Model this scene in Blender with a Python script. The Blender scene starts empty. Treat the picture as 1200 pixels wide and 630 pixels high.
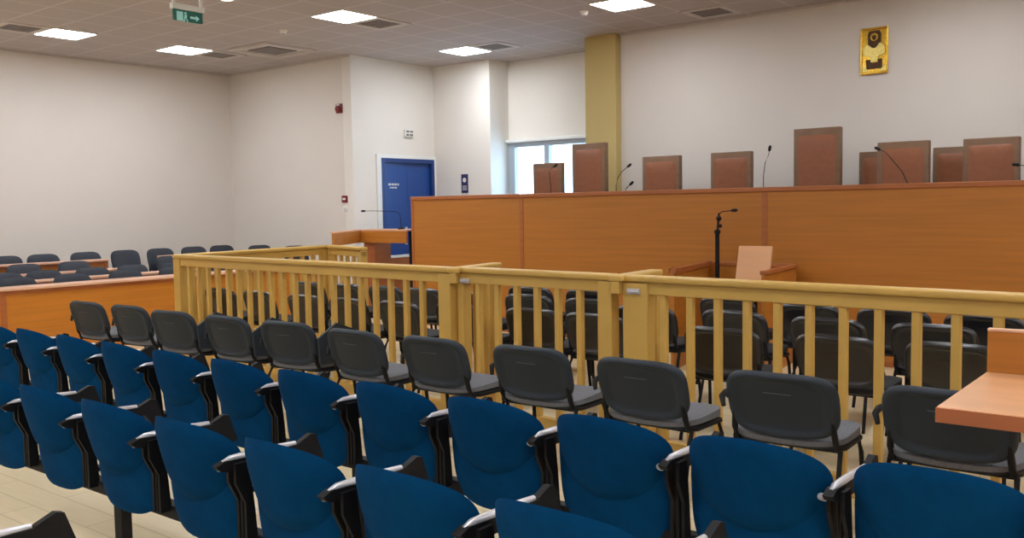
import bpy, bmesh, math, random
from mathutils import Vector, Matrix
random.seed(4)
C = bpy.context.scene.collection
PI = math.pi

# ------------------------------------------------------------------ camera, world, exposure
F_PX, YAW, PITCH, ROLL, EYE = 1079.2, 38.466, 3.894, -0.95, 1.67
cam_d = bpy.data.cameras.new('camera'); cam = bpy.data.objects.new('camera', cam_d); C.objects.link(cam)
cam_d.sensor_width = 36.0; cam_d.lens = F_PX / 1200 * 36.0; cam_d.clip_start = 0.05
y_, p_, r_ = (math.radians(a) for a in (YAW, PITCH, ROLL))
fw = Vector((-math.sin(y_)*math.cos(p_), math.cos(y_)*math.cos(p_), -math.sin(p_)))
rt = Vector((math.cos(y_), math.sin(y_), 0)); up = rt.cross(fw)
r2 = rt*math.cos(r_) + up*math.sin(r_); u2 = -rt*math.sin(r_) + up*math.cos(r_)
cam.matrix_world = Matrix(((r2.x, u2.x, -fw.x, 0), (r2.y, u2.y, -fw.y, 0), (r2.z, u2.z, -fw.z, EYE), (0, 0, 0, 1)))
bpy.context.scene.camera = cam
vs = bpy.context.scene.view_settings
vs.view_transform = 'Standard'; vs.look = 'None'; vs.gamma = 1.0; vs.use_curve_mapping = False
vs.exposure = 1.27
PANEL_STRENGTH = 15.0
world = bpy.data.worlds.new('daylight'); bpy.context.scene.world = world; world.use_nodes = True
bg = world.node_tree.nodes['Background']; bg.inputs[0].default_value = (0.50, 0.74, 1.0, 1); bg.inputs[1].default_value = 3.6

# ------------------------------------------------------------------ materials
def srgb(r, g, b):
    f = lambda v: (v/255/12.92) if v/255 <= 0.04045 else ((v/255+0.055)/1.055)**2.4
    return (f(r), f(g), f(b), 1)
def mat(name, col, rough=0.6, metal=0.0, spec=0.5, var=0.06, scale=(8, 8, 8), emit=None, bump=0.0, sheen=0.0, coat=0.0):
    m = bpy.data.materials.new(name); m.use_nodes = True; nt = m.node_tree; n = nt.nodes
    b = n['Principled BSDF']; c = srgb(*col)
    b.inputs['Roughness'].default_value = rough; b.inputs['Metallic'].default_value = metal
    b.inputs['Specular IOR Level'].default_value = spec
    b.inputs['Sheen Weight'].default_value = sheen; b.inputs['Coat Weight'].default_value = coat
    tc = n.new('ShaderNodeTexCoord'); mp = n.new('ShaderNodeMapping'); mp.inputs['Scale'].default_value = scale
    nz = n.new('ShaderNodeTexNoise'); nz.inputs['Scale'].default_value = 1.0; nz.inputs['Detail'].default_value = 4
    nt.links.new(tc.outputs['Object'], mp.inputs[0]); nt.links.new(mp.outputs[0], nz.inputs['Vector'])
    rp = n.new('ShaderNodeValToRGB'); e = rp.color_ramp.elements
    e[0].position = 0.3; e[1].position = 0.7
    e[0].color = tuple(v*(1-var) for v in c[:3]) + (1,); e[1].color = tuple(min(1, v*(1+var)) for v in c[:3]) + (1,)
    nt.links.new(nz.outputs['Fac'], rp.inputs[0]); nt.links.new(rp.outputs[0], b.inputs['Base Color'])
    if bump:
        bp = n.new('ShaderNodeBump'); bp.inputs['Strength'].default_value = bump; bp.inputs['Distance'].default_value = 0.01
        nt.links.new(nz.outputs['Fac'], bp.inputs['Height']); nt.links.new(bp.outputs[0], b.inputs['Normal'])
    if emit:
        b.inputs['Emission Color'].default_value = srgb(*emit[0]); b.inputs['Emission Strength'].default_value = emit[1]
    return m
M = {}
M['wall'] = mat('wall_paint', (222, 214, 206), 0.85, var=0.01, scale=(2, 2, 2))
M['wall2'] = mat('wall_paint_white', (232, 227, 220), 0.85, var=0.01, scale=(2, 2, 2))
M['yellow_paint'] = mat('yellow_pillar_paint', (200, 178, 118), 0.8, var=0.02, scale=(2, 2, 2))
M['orange'] = mat('orange_wood', (180, 113, 40), 0.42, var=0.10, scale=(0.9, 6, 26))
M['orange_y'] = mat('orange_wood_side', (194, 120, 34), 0.42, var=0.10, scale=(6, 0.9, 26))
M['trimwood'] = mat('reddish_trim_wood', (168, 98, 52), 0.4, var=0.1, scale=(1.5, 6, 20))
M['pinkwood'] = mat('pale_pink_wood', (226, 176, 146), 0.35, var=0.05, scale=(3, 3, 12))
M['peach'] = mat('peach_beech_top', (222, 164, 116), 0.3, var=0.06, scale=(2, 9, 9))
M['peach_edge'] = mat('beech_edge', (190, 112, 70), 0.4, var=0.06, scale=(2, 9, 9))
M['fence'] = mat('ochre_fence_wood', (204, 164, 84), 0.4, var=0.08, scale=(2, 8, 3))
M['blue'] = mat('blue_velvet', (3, 61, 105), 0.85, var=0.10, scale=(14, 14, 14), sheen=0.0, spec=0.06)
M['black'] = mat('black_plastic', (20, 19, 22), 0.6, spec=0.25, var=0.05)
M['silver'] = mat('silver_arm', (205, 203, 208), 0.28, metal=0.35, var=0.03)
M['greyback'] = mat('dark_grey_plastic', (40, 48, 57), 0.55, spec=0.3, var=0.05)
M['greyseat'] = mat('grey_seat_fabric', (104, 105, 110), 0.85, var=0.12, scale=(60, 60, 60))
M['blackback'] = mat('near_black_plastic', (24, 25, 32), 0.30, spec=0.8, var=0.05)
M['slate'] = mat('slate_fabric', (54, 59, 68), 0.85, var=0.12, scale=(60, 60, 60))
M['door'] = mat('blue_door_paint', (28, 74, 150), 0.4, var=0.03)
M['doorframe'] = mat('blue_frame_paint', (20, 56, 122), 0.4, var=0.03)
M['white'] = mat('white_plastic', (235, 235, 232), 0.4, var=0.01)
M['alu'] = mat('grey_window_frame', (172, 182, 192), 0.4, var=0.02)
M['red'] = mat('red_plastic', (122, 28, 34), 0.4, var=0.03)
M['navy'] = mat('navy_sign', (34, 36, 92), 0.5, var=0.03)
M['leather'] = mat('brown_leather', (136, 82, 52), 0.42, var=0.07, scale=(20, 20, 20), bump=0.1)
M['judgeframe'] = mat('walnut_frame', (120, 90, 66), 0.5, var=0.1, scale=(8, 8, 20))
M['gold'] = mat('gold_relief', (214, 170, 62), 0.25, metal=0.9, var=0.15, scale=(30, 30, 30))
M['goldpale'] = mat('pale_gold', (245, 222, 130), 0.3, metal=0.6, var=0.1, scale=(40, 40, 40))
M['umber'] = mat('umber_robe', (84, 58, 36), 0.5, metal=0.3, var=0.3, scale=(50, 50, 50))
M['green'] = mat('green_exit_panel', (14, 84, 72), 0.4, var=0.02, emit=((10, 70, 60), 0.12))
M['pict'] = mat('exit_pictogram', (140, 185, 175), 0.4, var=0.01, emit=((120, 170, 160), 0.2))
M['grille'] = mat('dark_vent', (124, 116, 113), 0.7, var=0.05)
M['ceilwhite'] = mat('ceiling_fitting', (205, 198, 192), 0.6, var=0.02)
M['platform'] = mat('platform_carpet', (96, 70, 50), 0.9, var=0.1)
M['panel'] = mat('light_panel', (255, 255, 255), 0.5, var=0.0, emit=((243, 248, 254), PANEL_STRENGTH))

def grid_ceiling():
    m = bpy.data.materials.new('ceiling_tiles'); m.use_nodes = True; nt = m.node_tree; n = nt.nodes; L = nt.links
    b = n['Principled BSDF']; b.inputs['Roughness'].default_value = 0.9
    tc = n.new('ShaderNodeTexCoord'); sx = n.new('ShaderNodeSeparateXYZ'); L.new(tc.outputs['Object'], sx.inputs[0])
    def line(out, off):
        a = n.new('ShaderNodeMath'); a.operation = 'ADD'; a.inputs[1].default_value = 60 - off; L.new(out, a.inputs[0])
        w = n.new('ShaderNodeMath'); w.operation = 'MODULO'; w.inputs[1].default_value = 0.6; L.new(a.outputs[0], w.inputs[0])
        c = n.new('ShaderNodeMath'); c.operation = 'SUBTRACT'; c.inputs[1].default_value = 0.3; L.new(w.outputs[0], c.inputs[0])
        d = n.new('ShaderNodeMath'); d.operation = 'ABSOLUTE'; L.new(c.outputs[0], d.inputs[0])
        g = n.new('ShaderNodeMath'); g.operation = 'GREATER_THAN'; g.inputs[1].default_value = 0.284; L.new(d.outputs[0], g.inputs[0])
        return g.outputs[0]
    mx = n.new('ShaderNodeMath'); mx.operation = 'MAXIMUM'
    L.new(line(sx.outputs[0], 0.3), mx.inputs[0]); L.new(line(sx.outputs[1], 0.5), mx.inputs[1])
    nz = n.new('ShaderNodeTexNoise'); nz.inputs['Scale'].default_value = 120; L.new(tc.outputs['Object'], nz.inputs['Vector'])
    rp = n.new('ShaderNodeValToRGB'); rp.color_ramp.elements[0].color = srgb(182, 174, 172); rp.color_ramp.elements[1].color = srgb(194, 186, 184)
    L.new(nz.outputs['Fac'], rp.inputs[0])
    mi = n.new('ShaderNodeMix'); mi.data_type = 'RGBA'; L.new(mx.outputs[0], mi.inputs[0]); L.new(rp.outputs[0], mi.inputs[6]); mi.inputs[7].default_value = srgb(206, 199, 197)
    L.new(mi.outputs[2], b.inputs['Base Color'])
    return m
M['ceiling'] = grid_ceiling()
def plank_floor():
    m = bpy.data.materials.new('cream_plank_floor'); m.use_nodes = True; nt = m.node_tree; n = nt.nodes; L = nt.links
    b = n['Principled BSDF']; b.inputs['Roughness'].default_value = 0.35
    tc = n.new('ShaderNodeTexCoord'); br = n.new('ShaderNodeTexBrick'); L.new(tc.outputs['Object'], br.inputs['Vector'])
    br.inputs['Color1'].default_value = srgb(242, 224, 186); br.inputs['Color2'].default_value = srgb(234, 214, 174); br.inputs['Mortar'].default_value = srgb(208, 186, 146)
    br.inputs['Scale'].default_value = 1.0; br.inputs['Brick Width'].default_value = 1.2; br.inputs['Row Height'].default_value = 0.18; br.inputs['Mortar Size'].default_value = 0.004
    mp = n.new('ShaderNodeMapping'); mp.inputs['Scale'].default_value = (2, 14, 1); L.new(tc.outputs['Object'], mp.inputs[0])
    nz = n.new('ShaderNodeTexNoise'); nz.inputs['Scale'].default_value = 2; nz.inputs['Detail'].default_value = 6; L.new(mp.outputs[0], nz.inputs['Vector'])
    mi = n.new('ShaderNodeMix'); mi.data_type = 'RGBA'; mi.blend_type = 'MULTIPLY'; mi.inputs[0].default_value = 0.18
    L.new(br.outputs['Color'], mi.inputs[6]); L.new(nz.outputs['Fac'], mi.inputs[7]); L.new(mi.outputs[2], b.inputs['Base Color'])
    return m
M['floor'] = plank_floor()
def glass():
    m = bpy.data.materials.new('window_glass'); m.use_nodes = True; n = m.node_tree.nodes; b = n['Principled BSDF']
    b.inputs['Base Color'].default_value = (0.95, 0.98, 1, 1); b.inputs['Roughness'].default_value = 0.02
    b.inputs['Transmission Weight'].default_value = 1.0; b.inputs['IOR'].default_value = 1.02
    return m
M['glass'] = glass()

# ------------------------------------------------------------------ mesh helpers
def V(*a): return Vector(a)
class MB:
    def __init__(s): s.bm = bmesh.new()
    def box(s, x0, x1, y0, y1, z0, z1, bev=0.0, mtx=None, seg=2):
        r = bmesh.ops.create_cube(s.bm, size=1.0); vs_ = r['verts']
        sx, sy, sz = x1-x0, y1-y0, z1-z0
        for v in vs_: v.co = Vector((x0+(v.co.x+.5)*sx, y0+(v.co.y+.5)*sy, z0+(v.co.z+.5)*sz))
        if mtx is not None:
            for v in vs_: v.co = mtx @ v.co
        if bev > 0:
            ed = list({e for v in vs_ for e in v.link_edges})
            bmesh.ops.bevel(s.bm, geom=ed, offset=min(bev, min(sx, sy, sz)*.45), segments=seg, profile=0.5, affect='EDGES')
        return s
    def prism(s, pts, axis, a, b):
        """extrude polygon (2D pts) along axis from a to b"""
        def P(u, w, t):
            return {'x': (t, u, w), 'y': (u, t, w), 'z': (u, w, t)}[axis]
        A = [s.bm.verts.new(P(u, w, a)) for u, w in pts]; B = [s.bm.verts.new(P(u, w, b)) for u, w in pts]
        n = len(pts); s.bm.faces.new(A); s.bm.faces.new(B[::-1])
        for i in range(n): s.bm.faces.new((A[i], B[i], B[(i+1) % n], A[(i+1) % n]))
        return s
    def tube(s, pts, r, seg=8, rz=None):
        pts = [Vector(p) for p in pts]; rings = []
        for i, p in enumerate(pts):
            d = (pts[min(i+1, len(pts)-1)] - pts[max(i-1, 0)]).normalized()
            a = Vector((0, 0, 1)) if abs(d.z) < .95 else Vector((1, 0, 0))
            u = d.cross(a).normalized(); w = d.cross(u).normalized()
            rr = r[i] if isinstance(r, (list, tuple)) else r
            rings.append([s.bm.verts.new(p + u*rr*math.cos(2*PI*k/seg) + w*rr*math.sin(2*PI*k/seg)) for k in range(seg)])
        for A, B in zip(rings, rings[1:]):
            for k in range(seg): s.bm.faces.new((A[k], A[(k+1) % seg], B[(k+1) % seg], B[k]))
        s.bm.faces.new(rings[0]); s.bm.faces.new(rings[-1][::-1])
        return s
    def lathe(s, prof, c=(0, 0, 0), seg=20):
        rings = [[s.bm.verts.new((c[0]+r*math.cos(2*PI*k/seg), c[1]+r*math.sin(2*PI*k/seg), c[2]+z)) for k in range(seg)] for r, z in prof]
        for A, B in zip(rings, rings[1:]):
            for k in range(seg): s.bm.faces.new((A[k], A[(k+1) % seg], B[(k+1) % seg], B[k]))
        s.bm.faces.new(rings[0][::-1]); s.bm.faces.new(rings[-1])
        return s
    def pad(s, w, h, yf, yb, n=2.5, c=(0, 0, 0), tilt=0.0, NR=9, NT=48, nb=None):
        """superellipse cushion in XZ plane; yf(r,x,z), yb(r,x,z) give the two faces' y; tilt about X (top towards -y)"""
        def co(r, t, fy):
            ct, st = math.cos(t), math.sin(t); e = 2.0/(n if st >= 0 or nb is None else nb)
            x = w/2*r*math.copysign(abs(ct)**e, ct); z = h/2*r*math.copysign(abs(st)**e, st)
            y = fy(r, x, z)
            y2 = y*math.cos(tilt) - z*math.sin(tilt); z2 = y*math.sin(tilt)+z*math.cos(tilt)
            return (c[0]+x, c[1]+y2, c[2]+z2)
        rs = [1-(1-i/NR)**1.6 for i in range(NR+1)]
        F = []; B = []
        for fy, out in ((yf, F), (yb, B)):
            out.append([s.bm.verts.new(co(0, 0, fy))])
            for i in range(1, NR+1): out.append([s.bm.verts.new(co(rs[i], 2*PI*k/NT, fy)) for k in range(NT)])
        for out, fl in ((F, 1), (B, 0)):
            for k in range(NT):
                t = (out[0][0], out[1][k], out[1][(k+1) % NT]); s.bm.faces.new(t if fl else t[::-1])
            for A, Bq in zip(out[1:], out[2:]):
                for k in range(NT):
                    t = (A[k], Bq[k], Bq[(k+1) % NT], A[(k+1) % NT]); s.bm.faces.new(t if fl else t[::-1])
        for k in range(NT): s.bm.faces.new((F[-1][k], B[-1][k], B[-1][(k+1) % NT], F[-1][(k+1) % NT]))
        return s
    def build(s, name, m, parent=None, smooth=False, loc=None):
        bmesh.ops.recalc_face_normals(s.bm, faces=s.bm.faces)
        me = bpy.data.meshes.new(name); s.bm.to_mesh(me); s.bm.free(); me.materials.append(m)
        if smooth:
            me.polygons.foreach_set('use_smooth', [True]*len(me.polygons)); me.set_sharp_from_angle(angle=math.radians(48))
        o = bpy.data.objects.new(name, me); C.objects.link(o)
        if parent is not None: o.parent = parent
        if loc is not None: o.location = loc
        return o
def tag(o, label=None, cat=None, group=None, kind=None):
    for k, v in (('label', label), ('category', cat), ('group', group), ('kind', kind)):
        if v: o[k] = v
    return o
def thing(name, label, cat, loc=(0, 0, 0), rotz=0, group=None):
    o = bpy.data.objects.new(name, None); C.objects.link(o); o.location = loc; o.rotation_euler = (0, 0, rotz); o.empty_display_size = .1
    return tag(o, label, cat, group)
KIDS = {}
def dup(root, label, loc, rotz=0, group=None):
    r = root.copy(); C.objects.link(r); r.location = loc; r.rotation_euler = (0, 0, rotz); r['label'] = label
    if group: r['group'] = group
    for ch in list(root.children):
        c = ch.copy(); C.objects.link(c); c.parent = r
        for g in ch.children:
            d = g.copy(); C.objects.link(d); d.parent = c
    return r
def struct(name, mb, m, smooth=False): return tag(mb.build(name, m, smooth=smooth), kind='structure')
ORD = ['first', 'second', 'third', 'fourth', 'fifth', 'sixth', 'seventh', 'eighth', 'ninth', 'tenth', 'eleventh', 'twelfth', 'thirteenth', 'fourteenth']
def nth(i, n, what):
    """ordinal wording counted from the nearer end of the row"""
    if i == 0: return 'leftmost ' + what
    if i == n-1: return 'rightmost ' + what
    if i < (n+1)//2: return ORD[i] + ' ' + what + ' from the left'
    return ORD[n-1-i] + ' ' + what + ' from the right'

# ------------------------------------------------------------------ room shell
H = 4.105
T = 0.2
struct('floor', MB().box(-14.7, 6.3, -6.3, 12.9, -0.2, 0), M['floor'])
struct('ceiling', MB().box(-14.7, 6.3, -6.3, 12.9, H, H+.2), M['ceiling'])
struct('wall_left', MB().box(-14.4-T, -14.4, -6.2, 10.0+T, 0, H), M['wall'])
struct('wall_left_back', MB().box(-14.4, -11.15-T, 10.0, 10.0+T, 0, H), M['wall'])
wd = MB()
wd.box(-11.15-T, -11.15, 10.0, 10.62, 0, H).box(-11.15-T, -11.15, 10.62, 11.84, 2.5, H).box(-11.15-T, -11.15, 11.84, 11.9+T, 0, H)
struct('wall_door_side', wd, M['wall2'])
struct('wall_corner_back', MB().box(-11.15, -9.87-T, 11.9, 11.9+T, 0, H), M['wall2'])
struct('wall_window_return', MB().box(-9.87-T, -9.87, 11.9, 12.4+T, 0, H), M['wall2'])
ww = MB()
ww.box(-9.87, -7.0, 12.4, 12.4+T, 2.74, H).box(-9.87, -7.0, 12.4, 12.4+T, 0, 1.5).box(-8.0, -7.0, 12.4, 12.4+T, 1.5, 2.74)
struct('wall_window', ww, M['wall2'])
struct('wall_back', MB().box(-7.1, 6.2, 11.5, 11.5+T, 0, H), M['wall'])
struct('wall_window_end', MB().box(-7.25, -7.1, 11.7, 12.6, 0, H), M['wall2'])
struct('wall_pillar', MB().box(-7.60, -7.08, 11.36, 12.4, 0, H), M['yellow_paint'])
struct('wall_right', MB().box(6.0, 6.0+T, -6.2, 11.7, 0, H), M['wall'])
struct('wall_front', MB().box(-14.4, 6.2, -6.0-T, -6.0, 0, H), M['wall'])
cv = MB()   # slim shadow-gap trim where walls meet the ceiling
cv.box(-14.4, -14.38, -6, 10, H-.03, H).box(-14.38, -11.15, 9.98, 10, H-.03, H).box(-7.1, 6, 11.48, 11.5, H-.03, H)
struct('trim_1', cv, M['ceilwhite'])

# window
wf = MB()
wf.box(-9.85, -8.0, 12.36, 12.46, 2.66, 2.74).box(-9.85, -8.0, 12.36, 12.46, 1.5, 1.58)
wf.box(-9.85, -9.72, 12.36, 12.46, 1.58, 2.66).box(-8.1, -8.0, 12.36, 12.46, 1.58, 2.66).box(-9.10, -9.0, 12.36, 12.46, 1.58, 2.66)
wfo = struct('window_1', wf, M['alu'])
tag(MB().box(-9.72, -9.10, 12.40, 12.41, 1.58, 2.66).box(-9.0, -8.1, 12.40, 12.41, 1.58, 2.66).build('pane', M['glass'], wfo))
MB().box(-9.87, -7.6, 12.30, 12.4, 2.74, 2.79, .008).build('window_head_trim', M['white'], wfo)

# double blue door
dr = struct('door_1', MB().box(-11.27, -11.12, 10.60, 10.67, 0, 2.50).box(-11.27, -11.12, 11.79, 11.86, 0, 2.50).box(-11.27, -11.12, 10.67, 11.79, 2.43, 2.50), M['doorframe'])
lf = MB().box(-11.22, -11.17, 10.67, 11.225, .01, 2.43, .004).build('door_leaf', M['door'], dr)
lf2 = MB().box(-11.23, -11.18, 11.235, 11.79, .01, 2.43, .004).build('door_leaf', M['door'], dr)
hb = MB().box(-11.17, -11.155, 11.15, 11.20, 1.05, 1.35, .004).tube([(-11.16, 11.17, 1.30), (-11.11, 11.17, 1.30), (-11.11, 11.05, 1.30)], .012)
hb.build('door_handle', M['silver'], lf, True)
tx = MB()
for i, w in enumerate((.035, .02, .03, .025, .03, .02, .028)):
    tx.box(-11.169, -11.167, 10.79+i*.036, 10.79+i*.036+w*.8, 2.05, 2.085)
for i, w in enumerate((.02, .03, .022, .03, .02)):
    tx.box(-11.169, -11.167, 10.82+i*.036, 10.82+i*.036+w*.8, 2.0, 2.025)
tx.build('door_lettering', M['white'], lf)
struct('trim_2', MB().box(-11.15, -11.125, 10.50, 10.60, 0, 2.56).box(-11.15, -11.125, 11.86, 11.9, 0, 2.56).box(-11.15, -11.125, 10.6, 11.86, 2.50, 2.56), M['white'])

# raised platforms
struct('floor_judges_dais', MB().box(-9.30, 5.98, 9.60, 11.5, 0, 1.0).box(-9.30, -7.62, 11.5, 12.38, 0, 1.0), M['platform'])
struct('floor_side_tier', MB().box(-14.4, -13.30, 3.4, 10.0, 0, .17).box(-13.30, -11.9, 9.25, 10.0, 0, .17), M['floor'])
struct('floor_side_step', MB().box(-13.30, -12.62, 3.4, 9.25, 0, .08), M['floor'])

# ------------------------------------------------------------------ judges' bench
jb = thing('judges_bench', 'long orange wood judges bench front along the back of the room', 'bench', (0, 9.5, 0))
bx0, bx1, btop = -9.38, 5.9, 1.83
seams = [-9.38, -7.376, -4.05, -0.73, 2.6, 5.9]
for a, b in zip(seams, seams[1:]):
    MB().box(a+.03, b-.03, 0.0, .04, .06, btop-.05).build('front_panel', M['orange'], jb)
MB().box(bx0, bx1, -.02, .16, btop-.05, btop, .008).build('top_cap', M['trimwood'], jb)
for i, a in enumerate(seams[:-1]):
    MB().box(a-.0 if i == 0 else a-.03, a+.045 if i == 0 else a+.03, -.008, .045, .06, btop-.05, .004).build('panel_strip', M['trimwood'], jb)
MB().box(bx0, bx1, -.01, .05, 0, .06).build('plinth', M['trimwood'], jb)
MB().box(bx0, bx0+.04, .04, .62, 0, btop-.05).build('end_panel', M['orange_y'], jb)
MB().box(bx0+.04, bx1, .045, .62, btop-.16, btop-.12).build('desk_top', M['orange'], jb)

# ------------------------------------------------------------------ judges' chairs
def judge_chair(w, hh, label, loc, rz=0, lean=.06):
    t = thing('judge_chair', label, 'chair', loc, rz, 'leather chairs behind the judges bench')
    b = MB().box(-w/2, w/2, -.04, .05, .55, hh, .012, mtx=Matrix.Rotation(0, 4, 'X'), seg=3).build('backrest_frame', M['judgeframe'], t, True)
    cu = MB().pad(w-.07, hh-.70, lambda r, x, z: -.062 + .035*r**6, lambda r, x, z: -.02, n=14, c=(0, 0, (hh+.60)/2-.0))
    cu.build('backrest_cushion', M['leather'], b, True)
    MB().box(-w/2+.02, w/2-.02, -.60, -.05, .42, .54, .04, seg=3).build('seat', M['leather'], t, True)
    for s in (-1, 1):
        MB().box(s*(w/2+.01)-.03, s*(w/2+.01)+.03, -.50, -.02, .64, .69, .015).box(s*(w/2)-.02, s*(w/2)+.02, -.42, -.36, .45, .65, .01).build('armrest', M['judgeframe'], t, True)
    MB().lathe([(.03, .1), (.03, .42)], (0, -.3, 0)).build('gas_post', M['black'], t, True)
    for k in range(5):
        a = 2*PI*k/5+.3
        MB().tube([(0, -.3, .11), (.28*math.cos(a), -.3+.28*math.sin(a), .06)], [.028, .018]).lathe([(.022, 0), (.026, .02), (.022, .045)], (.28*math.cos(a), -.3+.28*math.sin(a), 0), 10).build('base_leg', M['black'], t, True)
    return t
jc = [(-7.73, 10.6, .50, 1.27, 'low brown leather chair at the left, standing before the window'),
      (-7.03, 10.6, .54, 1.51, 'tall brown leather chair in front of the yellow pillar'),
      (-5.915, 10.6, .54, 1.285, 'brown leather chair just right of the yellow pillar, beside the curving microphone'),
      (-4.945, 10.6, .53, 1.29, 'brown leather chair left of the tallest one, beside the upright gooseneck microphone'),
      (-3.915, 10.7, .55, 1.52, 'tallest brown leather chair behind the judges bench, below the gold icon'),
      (-3.37, 11.2, .44, 1.24, 'brown leather chair in the rear line, first one right of the tallest chair'),
      (-2.93, 10.6, .54, 1.305, 'large brown leather chair overlapping two smaller rear ones'),
      (-2.53, 11.2, .48, 1.25, 'brown leather chair in the rear line between two large front chairs'),
      (-2.06, 10.6, .53, 1.295, 'rightmost large brown leather chair at the frame edge')]
for x, y, w, h, lab in jc:
    judge_chair(w, h, lab, (x, y, 1.0), lean=.06)

# ------------------------------------------------------------------ microphones
def goose(label, base, pts, r=.0045, headlen=.06, rb=.05):
    t = thing('gooseneck_microphone', label, 'microphone', base)
    MB().lathe([(rb, 0), (rb, .012), (rb*.5, .03), (.012, .04)], seg=16).build('base', M['black'], t, True)
    MB().tube([(0, 0, .03)]+pts, r, 6).build('neck', M['black'], t, True)
    a, b = Vector(pts[-2]), Vector(pts[-1]); d = (b-a).normalized()
    MB().tube([b-d*.005, b+d*.01, b+d*headlen*.8, b+d*headlen], [.012, .017, .016, .006], 10).build('head', M['black'], t, True)
    return t
dz = btop-.12
goose('black gooseneck microphone curving right in front of the yellow pillar', (-6.10, 9.78, dz), [(-.0, 0, .20), (.02, 0, .28), (.08, 0, .36), (.17, .0, .42)])
goose('small black microphone head just above the bench, left of the third chair', (-5.98, 9.78, dz), [(0, 0, .10), (.03, 0, .16), (.08, 0, .20)])
goose('tall slim gooseneck microphone standing left of the tallest chair', (-4.22, 9.86, dz), [(0, 0, .25), (.02, 0, .40), (.05, .02, .48), (.06, .02, .53)])
goose('black microphone in front of the low leftmost leather chair', (-7.16, 9.86, dz), [(0, 0, .25), (-.02, 0, .40), (.02, 0, .45), (.06, 0, .47)])
goose('black microphone in front of the large chair with two rear neighbours', (-2.68, 9.86, dz), [(0, 0, .12), (-.06, 0, .25), (-.22, 0, .45), (-.28, 0, .48)])
goose('black microphone head before the rightmost leather chair at the frame edge', (-1.58, 9.86, dz), [(0, 0, .16), (-.04, 0, .26), (-.10, 0, .27)])

# ------------------------------------------------------------------ witness stand with reading board and floor microphone
wt = thing('witness_stand', 'open fronted orange wood witness box with reddish rim before the judges bench', 'witness stand', (-4.15, 8.8, 0))
def wall_seg(a, b, name, h0, h1, th, m, parent, ox=-4.15, oy=8.8, bev=.0):
    a = Vector(a); b = Vector(b); d = b-a; L = d.length; ang = math.atan2(d.y, d.x)
    mt = Matrix.Translation((a.x-ox, a.y-oy, 0)) @ Matrix.Rotation(ang, 4, 'Z')
    return MB().box(0, L, -th/2, th/2, h0, h1, bev, mtx=mt).build(name, m, parent)
P1, P2, P3, P4 = (-4.45, 8.17), (-4.66, 9.40), (-3.66, 9.36), (-3.55, 8.29)
for a, b in ((P1, P2), (P2, P3), (P3, P4)):
    wall_seg(a, b, 'panel', 0.0, .975, .035, M['orange'], wt)
    wall_seg(a, b, 'rim', .98, 1.02, .065, M['trimwood'], wt, bev=.006)
rb_ = thing('reading_board', 'pale beech reading board on a stand inside the witness box', 'lectern', (-3.79, 8.62, 0))
mt = Matrix.Rotation(math.radians(-14), 4, 'X')
MB().box(-.175, .175, -.012, .012, -.24, .22, .004, mtx=Matrix.Translation((0, 0, 1.02)) @ mt).build('board', M['peach'], rb_)
MB().box(-.17, .17, -.05, -.015, .775, .80, .004, mtx=Matrix.Translation((0, .04, .0))).build('ledge', M['peach_edge'], rb_)
MB().tube([(0, .05, .02), (0, .05, .95)], .018, 10).build('pole', M['black'], rb_, True)
MB().lathe([(.15, 0), (.15, .015), (.03, .03)], (0, .05, 0)).build('base', M['black'], rb_, True)
ms = thing('microphone_stand', 'black floor microphone stand at the back corner of the witness box', 'microphone stand', (-4.47, 9.22, 0))
MB().lathe([(.13, 0), (.13, .02), (.03, .035)]).build('base', M['black'], ms, True)
MB().tube([(0, 0, .03), (0, 0, 1.36)], .024, 10).build('pole', M['black'], ms, True)
MB().tube([(0, 0, 1.34), (.02, 0, 1.56)], .012, 8).build('upper_pole', M['black'], ms, True)
MB().lathe([(.02, 0), (.034, .012), (.034, .04), (.02, .052)], (0, 0, 1.33), 12).lathe([(.016, 0), (.03, .01), (.03, .03), (.016, .04)], (.025, 0, 1.40), 12).lathe([(.015, 0), (.028, .015), (.028, .04), (.015, .05)], (.018, 0, 1.475), 12).build('clamp', M['black'], ms, True)
MB().tube([(.02, 0, 1.55), (.06, 0, 1.575), (.12, 0, 1.58), (.17, 0, 1.585)], .006, 6).build('neck', M['black'], ms, True)
MB().tube([(.16, 0, 1.585), (.18, 0, 1.587), (.22, 0, 1.588), (.235, 0, 1.588)], [.010, .018, .018, .006], 10).build('microphone', M['black'], ms, True)

# ------------------------------------------------------------------ side desk by the blue door
sd = thing('clerk_desk', 'angular orange wood desk on a pedestal in front of the blue door', 'desk', (-10.3, 9.6, 0))
MB().prism([(a[0], a[1]) for a in [(.25, -1.0), (-.40, .10), (.62, .10), (.62, .60), (-.60, .60), (-.60, .05), (.19, -1.0)]], 'z', 1.33, 1.35).build('desk_top', M['pinkwood'], sd)
def dseg(a, b, h0, h1): return wall_seg((a[0]-10.3, a[1]+9.6), (b[0]-10.3, b[1]+9.6), 'front_panel', h0, h1, .03, M['orange'], sd, -10.3, 9.6)
dseg((.25, -1.0), (-.40, .10), 1.15, 1.33); dseg((-.40, .10), (.62, .10), 1.15, 1.33)
MB().box(-.38, -.14, .16, .50, 0, 1.33).build('pedestal', M['trimwood'], sd)
MB().box(.56, .60, .20, .50, 0, 1.33).build('leg', M['black'], sd)
goose('long horizontal gooseneck microphone on the desk before the blue door', (-9.95, 9.85, 1.35), [(0, 0, .12), (-.02, 0, .24), (-.10, -.02, .27), (-.45, -.1, .285), (-.62, -.15, .285)], rb=.05, headlen=.07)
lw = thing('low_partition', 'low brown wood partition with a white top edge below the blue door', 'partition', (-10.9, 10.95, 0))
MB().box(-.03, .03, -.75, .90, 0, .86).build('panel', M['trimwood'], lw)
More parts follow.
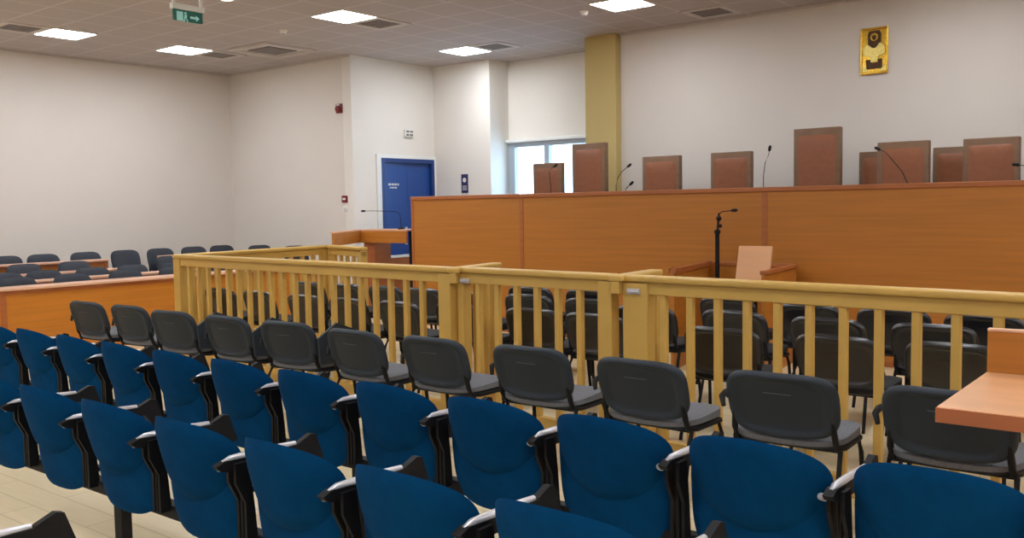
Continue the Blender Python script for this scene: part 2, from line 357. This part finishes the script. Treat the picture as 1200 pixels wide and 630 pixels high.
MB().box(-.05, .05, -.78, .92, .86, .90, .005).build('top_edge', M['white'], lw)

# ------------------------------------------------------------------ yellow railings
RH = 1.20
def railing(label, p0, p1, post0, post1, base=0.0, sp=.20, off=.14, wpost=.10, capover=0.0, parts=True, hcap=RH):
    a = Vector(p0); b = Vector(p1); d = b-a; L = d.length; ang = math.atan2(d.y, d.x)
    t = thing('railing', label, 'railing', (a.x, a.y, base), ang, 'yellow wooden railings around the seats')
    h = hcap-base
    MB().box(-capover, L+capover, -.055, .055, h-.045, h, .012, seg=2).build('rail_cap', M['fence'], t, True)
    MB().box(0, L, -.030, .030, h-.125, h-.043, .006).build('under_rail', M['fence'], t)
    MB().box(0, L, -.03, .03, 0, .12, .006).build('kickboard', M['fence'], t)
    if post0: MB().box(0, post0, -.045, .045, 0, h-.05, .006).build('post', M['fence'], t)
    if post1: MB().box(L-post1, L, -.045, .045, 0, h-.05, .006).build('post', M['fence'], t)
    x = post0+off; first = None
    while x < L-post1-.06:
        if first is None:
            first = MB().box(-.024, .024, -.022, .022, .115, h-.12, .008).build('baluster', M['fence'], t, loc=(x, 0, 0))
        else:
            q = first.copy(); C.objects.link(q); q.parent = t; q.location = (x, 0, 0)
        x += sp
    return t
def fy(x): return 5.69 + (x+9.15)*(5.09-5.69)/(9.15-.83)
railing('left front run of yellow railing, from the corner post to the first cross rail', (-9.30, fy(-9.30)), (-4.86, fy(-4.86)), .14, .14)
railing('middle front run of yellow railing between the two cross rails', (-4.84, fy(-4.84)+.06), (-3.34, fy(-3.34)+.06), .07, .12, off=.13)
railing('right front run of yellow railing, crossing the frame edge beside the table', (-3.24, fy(-3.24)+.05), (1.5, fy(1.5)), .20, .12, off=.10)
railing('short cross rail where the left and middle railing runs meet', (-4.83, fy(-4.83)-.05), (-4.93, fy(-4.83)+.62), .0, .09, off=.18, sp=.16)
railing('short cross rail where the middle and right railing runs meet', (-3.27, fy(-3.27)-.05), (-3.31, fy(-3.27)+.58), .0, .09, off=.18, sp=.16)
railing('far left side run of yellow railing, going back from the corner post', (-9.26, fy(-9.3)+.08), (-9.55, 8.05), .10, .10)
railing('short far end of the yellow railing in front of the clerk desk', (-9.50, 8.07), (-8.45, 7.72), .05, .10)
for x, y, a, lab in ((-4.745, fy(-4.745)+.012, 0, 'small metal latch under the cross rail at the left railing joint'), (-3.15, fy(-3.15)-.0, 0, 'small metal latch under the cross rail at the right railing joint')):
    k = thing('gate_latch', lab, 'latch', (x, y, 1.095))
    MB().box(-.05, .05, -.012, .0, -.018, .018, .003).build('latch_plate', M['silver'], k)
    MB().tube([(-.035, -.018, 0), (.04, -.018, 0)], .007, 8).build('latch_bolt', M['silver'], k, True)

# ------------------------------------------------------------------ ISO visitor chairs
def iso_chair(label, group, mb_, ms_, arms=True, zs=1.0, tablet=False, W=1.22):
    t = thing('visitor_chair', label, 'chair', (0, 0, 0), 0, group)
    tl = math.radians(16)
    def yb(r, x, z):   # rear face: raised rim and recessed field, slight wrap
        k = .020 if r > .86 else (.020*(r-.76)/.10 if r > .76 else 0)
        return -.014 - k + .035*(x/.24)**2 + .024*max(0, (r-.93)/.07)**2
    def yf(r, x, z): return .012 + .035*(x/.24)**2 - .012*r**5
    bk = MB().pad(.475, .350, yf, yb, n=3.8, nb=4.6, c=(0, .050, .652), tilt=tl, NR=14, NT=64)
    for v in bk.bm.verts:                                   # narrows slightly towards the seat
        v.co.x *= 1-.06*max(0, (.62-v.co.z)/.13)
        v.co.x *= W
    bk = bk.build('backrest', mb_, t, True)
    bc = MB().pad(.44, .32, lambda r, x, z: .045+.035*(x/.24)**2-.03*r**5, lambda r, x, z: .008+.035*(x/.24)**2, n=4, c=(0, .050, .655), tilt=tl, NR=6, NT=32)
    for v in bc.bm.verts: v.co.x *= W
    bc.build('back_cushion', ms_, bk, True)
    MB().box(-.07, .07, -.0135, -.0120, .712, .7145, mtx=Matrix.Translation((0, .0160, 0))).build('back_groove', M['greyseat'] if mb_ is M['greyback'] else M['black'], bk)
    sp_ = MB().pad(.48, .46, lambda r, x, z: .03-.016*r**8-.012*(z/.22), lambda r, x, z: -.022, n=4, c=(0, 0, 0), NR=6, NT=40)
    for v in sp_.bm.verts: v.co = Vector((v.co.x*W, .31 - v.co.z, .466+v.co.y+.018*(v.co.x/.24)**2))
    sp_.build('seat', ms_, t, True)
    ssh = MB().pad(.46, .43, lambda r, x, z: 0, lambda r, x, z: -.03+.02*r**4, n=4, NR=5, NT=32)
    for v in ssh.bm.verts: v.co = Vector((v.co.x*W, .31 - v.co.z, .448+v.co.y))
    ssh.build('seat_shell', mb_, t, True)
    for s in (-1, 1):
        k = s*W
        MB().tube([(k*.225, .44, .43), (k*.23, .47, .36), (k*.24, .51, 0.0)], .013, 8).build('leg', M['black'], t, True)
        MB().tube([(k*.225, .14, .43), (k*.23, .10, .36), (k*.24, .00, 0.0)], .013, 8).build('leg', M['black'], t, True)
        MB().tube([(k*.225, .46, .435), (k*.225, .20, .435), (k*.215, .12, .445), (k*.213, .098, .50), (k*.205, .075, .60)], .017, 8).build('side_frame', M['black'], t, True)
        if arms and s < 0:
            MB().tube([(k*.235, .40, .43), (k*.265, .40, .50), (k*.27, .385, .62), (k*.27, .34, .655), (k*.27, .14, .665), (k*.267, .08, .655), (k*.25, .055, .61)], [.012, .012, .014, .018, .018, .016, .012], 8).build('armrest', M['black'], t, True)
    for yy in (.14, .44): MB().tube([(-.225*W, yy, .43), (.225*W, yy, .43)], .011, 8).build('crossbar', M['black'], t, True)
    if tablet:
        MB().prism([(.06, .50), (.44, .48), (.46, .72), (.24, .80), (.04, .70)], 'x', .27*W-.010, .27*W+.008).build('writing_tablet', mb_, t)
    if zs != 1.0: t.scale = (1, 1, zs)
    return t
gx = [-8.80, -8.06, -7.26, -6.50, -5.75, -4.93, -4.19, -3.40, -2.60, -1.80, -1.03]
G1 = 'grey visitor chairs in front of the railing'
src = iso_chair('', G1, M['greyback'], M['greyseat'])
src_t = iso_chair('', G1, M['greyback'], M['greyseat'], tablet=True)
used = {'a': False, 'b': False}
for i, x in enumerate(gx):
    tb = i in (2, 3, 4)
    lab = nth(i, len(gx), 'dark grey armchair') + ' before the railing' + (', writing board raised' if tb else '')
    loc = (x, 4.37 + .03*math.sin(i*2.1), 0); rz = math.radians(2.0*math.sin(i*3.7) + (4 if i < 5 else 0))
    s_ = src_t if tb else src; k = 'b' if tb else 'a'
    if not used[k]:
        used[k] = True; s_.location = loc; s_.rotation_euler = (0, 0, rz); s_['label'] = lab
    else: dup(s_, lab, loc, rz)
near = [(-8.87, 5.95), (-8.15, 5.93), (-7.33, 5.90), (-6.70, 5.90), (-6.02, 5.92), (-5.40, 6.05), (-4.58, 6.07), (-3.94, 6.03), (-2.73, 5.77), (-1.95, 5.80), (-1.27, 5.85)]
far1 = [(-8.63, 7.0), (-8.0, 7.03), (-7.36, 7.03), (-6.75, 7.02), (-6.03, 6.96), (-5.35, 7.01), (-4.60, 6.97), (-3.87, 6.70), (-3.10, 6.75), (-2.32, 6.66), (-1.59, 6.68), (-.9, 6.7)]
far2 = [(-5.87, 7.72), (-5.10, 7.70), (-3.57, 7.63), (-2.76, 7.46), (-2.08, 7.47), (-1.42, 7.42)]
G2 = 'black chairs inside the railing'
srcb = iso_chair('', G2, M['blackback'], M['black'], arms=False, W=1.2)
first = True
for row, nm in ((near, 'in the first row behind the railing'), (far1, 'in the second row behind the railing'), (far2, 'in the last row before the judges bench')):
    for i, (x, y) in enumerate(row):
        lab = nth(i, len(row), 'black chair') + ' ' + nm
        rz = math.radians(random.uniform(-4, 4))
        if first: first = False; srcb.location = (x-.06, y, 0); srcb['label'] = lab
        else: dup(srcb, lab, (x-.06, y, 0), rz)

# ------------------------------------------------------------------ left block: tiered writing desks and chairs facing right
def long_desk(label, x, y0, y1, h, z0, depth=.34, full=False):
    t = thing('long_desk', label, 'desk', (x, y0, z0), 0, 'long wooden desks in the side block')
    L = y1-y0; hh = h-z0
    MB().box(-depth, 0.02, 0, L, hh-.03, hh, .006).build('desk_top', M['pinkwood'], t)
    n = max(1, round(L/2.6)); w = L/n
    for k in range(n):
        MB().box(-.06, -.03, k*w+.03, (k+1)*w-.03, 0, hh-.06).build('front_panel', M['orange_y'], t)
    for k in range(n+1):
        yy = min(max(k*w, .03), L-.03)
        MB().box(-.065, -.018, yy-.03, yy+.03, 0, hh-.06, .004).build('panel_strip', M['trimwood'], t)
    MB().box(-.07, -.02, 0, L, hh-.075, hh-.03).build('edge_rail', M['trimwood'], t)
    for yy in (0.0, L-.025): MB().box(-depth, -.06, yy, yy+.025, 0, hh-.03).build('end_panel', M['orange_y'], t)
    return t
long_desk('front long desk of the side block, its orange panel facing the seats', -11.0, 2.30, 9.10, .83, 0)
long_desk('second long desk back, behind the front row of slate chairs', -11.93, 3.6, 7.75, .83, 0, .26)
long_desk('third long desk back in the side block', -12.66, 3.6, 7.2, .87, .08, .25)
long_desk('rear long desk nearest the left wall', -13.33, 3.6, 7.05, .98, .17, .20)
long_desk('short far piece of rear desk beside the corner chairs', -13.33, 7.95, 9.2, .98, .17, .20)
G3 = 'slate chairs in the side block'
sc = iso_chair('', G3, M['slate'], M['slate'], arms=False, zs=1.115, W=1.0)
first = True
rowsL = [('in the row just behind the front long desk', -11.62, 0, [4.95, 5.63, 6.34, 7.05, 7.8]),
         ('in the second row of the side block', -12.36, .02, [5.12, 5.62, 6.27, 6.85, 7.5]),
         ('in the third row of the side block', -13.04, .08, [5.67, 6.36, 7.86, 8.53, 9.0]),
         ('in the rear row along the left wall', -13.78, .17, [5.74, 6.27, 6.9, 7.53, 8.13, 8.74, 9.28])]
for nm, x, z, ys in rowsL:
    for i, y in enumerate(ys):
        lab = nth(i, len(ys), 'slate chair') + ' ' + nm
        if first: first = False; sc.location = (x, y, z); sc.rotation_euler = (0, 0, -PI/2); sc['label'] = lab
        else: dup(sc, lab, (x, y, z), -PI/2)
dup(sc, 'slate chair standing alone by the wall corner, left of the far railing', (-13.08, 9.55, .17), -PI/2)
dup(sc, 'slate chair by the back wall showing just above the far railing end', (-12.2, 9.60, .17), -PI/2)

# ------------------------------------------------------------------ blue tip-up seats on beams
def blue_seat(label, group):
    t = thing('auditorium_seat', label, 'seat', (0, 0, 0), 0, group)
    wrap = lambda x: .085*(abs(x)/.24)**2.2
    tl = math.radians(14)
    bk = MB().pad(.53, .345, lambda r, x, z: .028+wrap(x)-.026*r**4, lambda r, x, z: -.022+wrap(x)+.024*r**6, n=2.15, nb=2.1, c=(0, .042, .710), tilt=tl, NR=10, NT=64)
    bk.build('backrest', M['blue'], t, True)
    st = MB().pad(.525, .45, lambda r, x, z: .05-.03*r**5+.5*wrap(x), lambda r, x, z: -.008+.016*r**6+.5*wrap(x), n=4.5, nb=3.2, c=(0, .098, .588), tilt=math.radians(5), NR=8, NT=56)
    st.build('folded_seat', M['blue'], t, True)
    for s in (-1, 1):
        b = MB().prism([(.11, .42), (.16, .42), (.15, .55), (.13, .735), (.07, .735), (.07, .66), (.11, .58)], 'x', s*.274-.007, s*.274+.007)
        b.build('side_bracket', M['black'], t)
    ar = MB()   # one arm on the right of every seat
    ar.prism([(.02, .715), (.10, .695), (.40, .70), (.43, .735), (.40, .742), (.14, .745), (.04, .75), (.0, .735)], 'x', .278, .312)
    a = ar.build('armrest', M['black'], t)
    MB().tube([(.295, .035, .742), (.295, .07, .750), (.295, .15, .749), (.295, .28, .747), (.295, .37, .745)], [.009, .014, .015, .014, .010], 10).build('arm_top', M['silver'], a, True)
    MB().prism([(.375, .745), (.44, .772), (.465, .765), (.505, .65), (.45, .63), (.41, .69)], 'x', .284, .310).build('folded_tablet', M['black'], t)
    MB().tube([(.255, .05, .715), (.275, .035, .718)], .012, 10).build('pivot_cap', M['silver'], t, True)
    MB().box(.290, .304, .11, .14, .42, .71, .004).build('arm_support', M['black'], t)
    return t
G4 = 'blue tip-up seats in rows'
bs = blue_seat('', G4); first = True
row2x = [-.71-.594*k for k in range(12)][::-1]
row1x = [-1.44-.594*k for k in range(7)][::-1]
row0x = [-3.03-.6*k for k in range(2)][::-1]
for row, y, nm in ((row2x, 2.86, 'in the row behind the grey chairs'), (row1x, 1.91, 'in the nearest full row')):
    for i, x in enumerate(row):
        lab = nth(i, len(row), 'blue tip-up seat') + ' ' + nm
        if first: first = False; bs.location = (x, y, 0); bs['label'] = lab
        else: dup(bs, lab, (x, y, 0))
dup(bs, 'blue tip-up seat mostly below the frame, only its folded black tablet showing bottom left', (-3.09, .83, 0))
def beam(label, x0, x1, y, legs):
    t = thing('seat_beam', label, 'beam', (0, y, 0), 0, 'black beams under the blue seats')
    MB().box(x0, x1, .15, .21, .385, .445, .008).build('crossbeam', M['black'], t)
    for x in legs:
        l = MB().box(x-.035, x+.035, .155, .205, .03, .39, .006).build('leg', M['black'], t)
        MB().box(x-.035, x+.035, -.05, .40, 0, .03, .008).build('foot', M['black'], l)
beam('black beam carrying the blue seats of the row behind the grey chairs', -7.5, -.35, 2.86, [-7.0, -5.8, -4.6, -3.4, -2.2, -1.0])
beam('black beam on a square leg under the nearest full blue row', -5.3, -1.1, 1.91, [-3.93, -2.75, -1.55])
beam('black beam of the foremost blue row below the frame', -4.2, -2.7, .83, [-3.9])

# ------------------------------------------------------------------ beech table with upstand at the right
tb = thing('table', 'pale beech table corner with a wooden upstand at the right frame edge', 'table', (-.82, 3.40, 0))
h = .95
MB().box(0, 2.2, 0, .80, h-.055, h, .004).build('table_top', M['peach'], tb)
MB().box(-.002, 2.2, -.006, .0, h-.055, h-.004).build('edge_band', M['peach_edge'], tb)
MB().box(0, 2.2, .805, .83, h-.06, h+.17, .003).build('upstand', M['orange'], tb)
MB().box(0, 2.2, .80, .835, h+.17, h+.182, .003).build('upstand_cap', M['pinkwood'], tb)
for x in (.62, 2.05):
    MB().box(x, x+.04, .08, .76, 0, h-.055, .003).build('side_panel', M['peach_edge'], tb)

# ------------------------------------------------------------------ ceiling fittings
def light(x, y, label, vis=True):
    t = thing('ceiling_light', label, 'ceiling light', (x, y, H), 0, 'square ceiling light panels')
    f = MB()
    for a, b, c, d in ((-.3, .3, -.3, -.285), (-.3, .3, .285, .3), (-.3, -.285, -.285, .285), (.285, .3, -.285, .285)): f.box(a, b, c, d, -.012, .0)
    f.build('frame', M['white'], t)
    MB().box(-.285, .285, -.285, .285, -.010, -.002).build('diffuser', M['panel'], t)
light(-12.6, 6.2, 'bright square ceiling light nearest the left frame edge')
light(-12.6, 8.0, 'bright square ceiling light nearest the left wall corner')
light(-9.0, 8.0, 'bright square ceiling light above the red alarm')
light(-9.6, 11.0, 'small bright ceiling light in front of the blue door recess')
light(-6.0, 9.8, 'bright square ceiling light above the yellow pillar, cut by the top edge')
light(-9.0, 6.2, 'square ceiling light just over the top edge beside the exit sign')
for x in (-12.6, -9.0, -5.4, -1.8, 1.8, 4.8):
    for y in (3.2, -.4, -4.0):
        light(x, y, 'square ceiling light out of frame over the room')
for x, y in ((-5.4, 6.2), (-1.8, 6.2), (1.8, 6.2), (-2.4, 9.8), (1.8, 9.8), (4.8, 6.2), (4.8, 9.8)):
    light(x, y, 'square ceiling light out of frame over the room')
def vent(x, y, label, s=.3):
    t = thing('ceiling_vent', label, 'vent', (x, y, H), 0, 'square ceiling air vents')
    MB().box(-s*.8, s*.8, -s*.8, s*.8, -.006, -.001).build('vent_opening', M['grille'], t)
    f = MB()
    for a, b, c, d in ((-s, s, -s, -s*.72), (-s, s, s*.72, s), (-s, -s*.72, -s*.72, s*.72), (s*.72, s, -s*.72, s*.72)): f.box(a, b, c, d, -.014, 0)
    f.build('frame', M['ceilwhite'], t)
    for k in range(3): MB().box(-s*.6, s*.6, -s*.45+k*s*.4, -s*.40+k*s*.4, -.010, -.003).build('louvre', M['grille'], t)
vent(-12.6, 5.6, 'dark ceiling vent at the left frame edge')
vent(-12.6, 8.6, 'ceiling vent beside the light near the left wall corner')
vent(-9.0, 8.6, 'ceiling vent touching the light above the red alarm')
vent(-9.0, 11.0, 'ceiling vent touching the light before the blue door recess')
vent(-5.4, 10.98, 'ceiling vent alone near the back wall, right of the yellow pillar')
ac = thing('air_conditioner', 'large square ceiling cassette air conditioner with stepped frame', 'air conditioner', (-11.62, 8.87, H))
f = MB()
for s, z, w in ((.46, .035, .10), (.33, .022, .05)):
    for a, b, c, d in ((-s, s, -s, -s+w), (-s, s, s-w, s), (-s, -s+w, -s+w, s-w), (s-w, s, -s+w, s-w)): f.box(a, b, c, d, -z, 0, .004)
f.build('frame', M['ceilwhite'], ac)
MB().box(-.36, .36, -.36, .36, -.012, 0).build('air_slot', M['grille'], ac)
MB().box(-.26, .26, -.26, .26, -.030, 0, .004).build('intake_grille', M['grille'], ac)
for x, y, lab in ((-6.58, 9.83, 'small round smoke detector between the yellow pillar and a light'), (-10.27, 8.03, 'tiny round ceiling detector near the air conditioner')):
    d = thing('smoke_detector', lab, 'smoke detector', (x, y, H))
    MB().lathe([(.03, -.05), (.045, -.04), (.055, -.012), (.055, 0)], seg=18).build('housing', M['white'], d, True)
    MB().lathe([(.008, -.056), (.012, -.049)], seg=10).build('sensor', M['grille'], d, True)
ex = thing('exit_sign', 'green exit sign hanging from the ceiling on two white brackets', 'exit sign', (-8.33, 5.34, 3.58))
MB().box(-.03, .03, -.18, .18, .09, .145, .006).build('housing', M['white'], ex)
pn = MB().box(-.012, .012, -.165, .165, -.02, .09, .006).build('sign_panel', M['green'], ex)
pic = MB()
for s in (1, -1):
    X0, X1 = (.0121, .0135) if s > 0 else (-.0135, -.0121)
    def q(pts): pic.prism([(y*s, z) for y, z in pts], 'x', X0, X1)
    q([(-.13, -.02), (-.06, -.02), (-.06, .07), (-.13, .07)])                      # doorway
    q([(.02, .015), (.085, .015), (.085, -.005), (.125, .025), (.085, .055), (.085, .037), (.02, .037)])  # arrow
    q([(-.045, .05), (-.02, .05), (-.02, .07), (-.045, .07)])                      # head
    q([(-.05, .0), (-.02, .01), (-.015, .045), (-.045, .045)]); q([(-.05, .0), (-.035, .0), (-.045, -.025), (-.06, -.025)]); q([(-.03, .005), (-.015, .005), (.0, -.022), (-.012, -.025)])
pic.build('pictogram', M['pict'], pn)
for y in (-.15, .15): MB().box(-.012, .012, y-.014, y+.014, .14, H-3.58, .003).build('bracket', M['white'], ex)

# ------------------------------------------------------------------ wall fittings
def wallbox(name, label, cat, loc, rot, parts):
    t = thing(name, label, cat, loc, rot)
    for nm, m, fn in parts:
        b = MB(); fn(b); b.build(nm, m, t, True)
    return t
# local frame: +Y out of the wall ... walls facing -Y use rot=PI ; wall facing +X uses rot=-PI/2
wallbox('fire_alarm', 'red fire alarm sounder high on the pale wall left of the door', 'alarm', (-11.42, 10.0, 3.28), PI,
        [('back_plate', M['red'], lambda b: b.box(-.07, .07, 0, .03, -.075, .075, .01)), ('sounder', M['red'], lambda b: b.box(-.045, .045, .03, .075, -.05, .03, .02)), ('strobe', M['white'], lambda b: b.box(-.03, .03, .03, .05, .045, .062, .005))])
wallbox('call_point', 'red square fire call point on the pale wall left of the door', 'call point', (-11.35, 10.0, 1.83), PI,
        [('back_plate', M['red'], lambda b: b.box(-.06, .06, 0, .03, -.055, .055, .008)), ('glass_window', M['white'], lambda b: b.box(-.035, .035, .03, .034, -.015, .018))])
wallbox('light_switch', 'white wall switch just under the red call point', 'switch', (-11.35, 10.0, 1.67), PI,
        [('plate', M['white'], lambda b: b.box(-.045, .045, 0, .012, -.045, .045, .004)), ('rocker', M['ceilwhite'], lambda b: b.box(-.02, .02, .012, .018, -.028, .028, .003))])
wallbox('wall_notice', 'small navy notice with a white round emblem right of the blue door', 'sign', (-10.45, 11.9, 2.07), PI,
        [('board', M['navy'], lambda b: b.box(-.075, .075, 0, .012, -.16, .16, .003)), ('emblem', M['white'], lambda b: [b.tube([(0, .012, .06), (0, .015, .06)], .04, 20)]),
         ('lettering', M['white'], lambda b: [b.box(-.05, .05, .012, .014, -.05-.03*i, -.038-.03*i) for i in range(3)])])
wallbox('emergency_light', 'small grey emergency light with dark pictograms above the blue door', 'emergency light', (-11.15, 11.25, 2.93), -PI/2,
        [('housing', M['white'], lambda b: b.box(-.10, .10, 0, .05, -.06, .06, .008)), ('marks', M['grille'], lambda b: [b.box(x0, x1, .05, .053, z0, z1) for x0, x1, z0, z1 in ((-.08, -.01, .01, .045), (.01, .08, .01, .045), (-.08, .0, -.045, -.01), (.02, .08, -.045, -.01))])])

# gold icon plaque
ic = thing('gold_icon', 'golden relief icon plaque high on the back wall', 'icon', (-3.52, 11.5, 3.455), PI)
MB().box(-.155, .155, 0, .02, -.27, .27, .004).build('back_board', M['gold'], ic)
fr = MB()
for a, b, c, d in ((-.16, .16, .25, .275), (-.16, .16, -.275, -.25), (-.16, -.14, -.25, .25), (.14, .16, -.25, .25)): fr.box(a, b, .02, .04, c, d, .006)
fr.build('frame', M['gold'], ic)
MB().prism([(-.075, .20), (-.06, .235), (.06, .235), (.075, .20), (.075, .08), (.03, .0), (-.03, .0), (-.075, .08)], 'y', .02, .032).build('throne', M['umber'], ic)
MB().tube([(0, .02, .16), (0, .038, .16)], .045, 22).build('halo', M['gold'], ic)
MB().lathe([(.012, -.03), (.026, -.01), (.026, .015), (.012, .03)], (0, .045, .155), 14).build('figure_head', M['umber'], ic, True)
MB().prism([(-.12, .05), (-.07, .09), (-.02, .03), (.02, .03), (.08, .08), (.13, .03), (.12, -.05), (.05, -.07), (.035, -.13), (-.035, -.13), (-.05, -.07), (-.13, -.04)], 'y', .032, .046).build('robe', M['goldpale'], ic)
MB().prism([(-.09, -.10), (-.045, -.10), (-.04, -.14), (.04, -.14), (.045, -.10), (.10, -.10), (.09, -.215), (-.09, -.215)], 'y', .02, .030).build('footstool', M['umber'], ic)
for s in (-1, 1): MB().prism([(s*.135, -.16), (s*.135, -.245), (s*.06, -.245)], 'y', .02, .034).build('corner_ornament', M['goldpale'], ic)
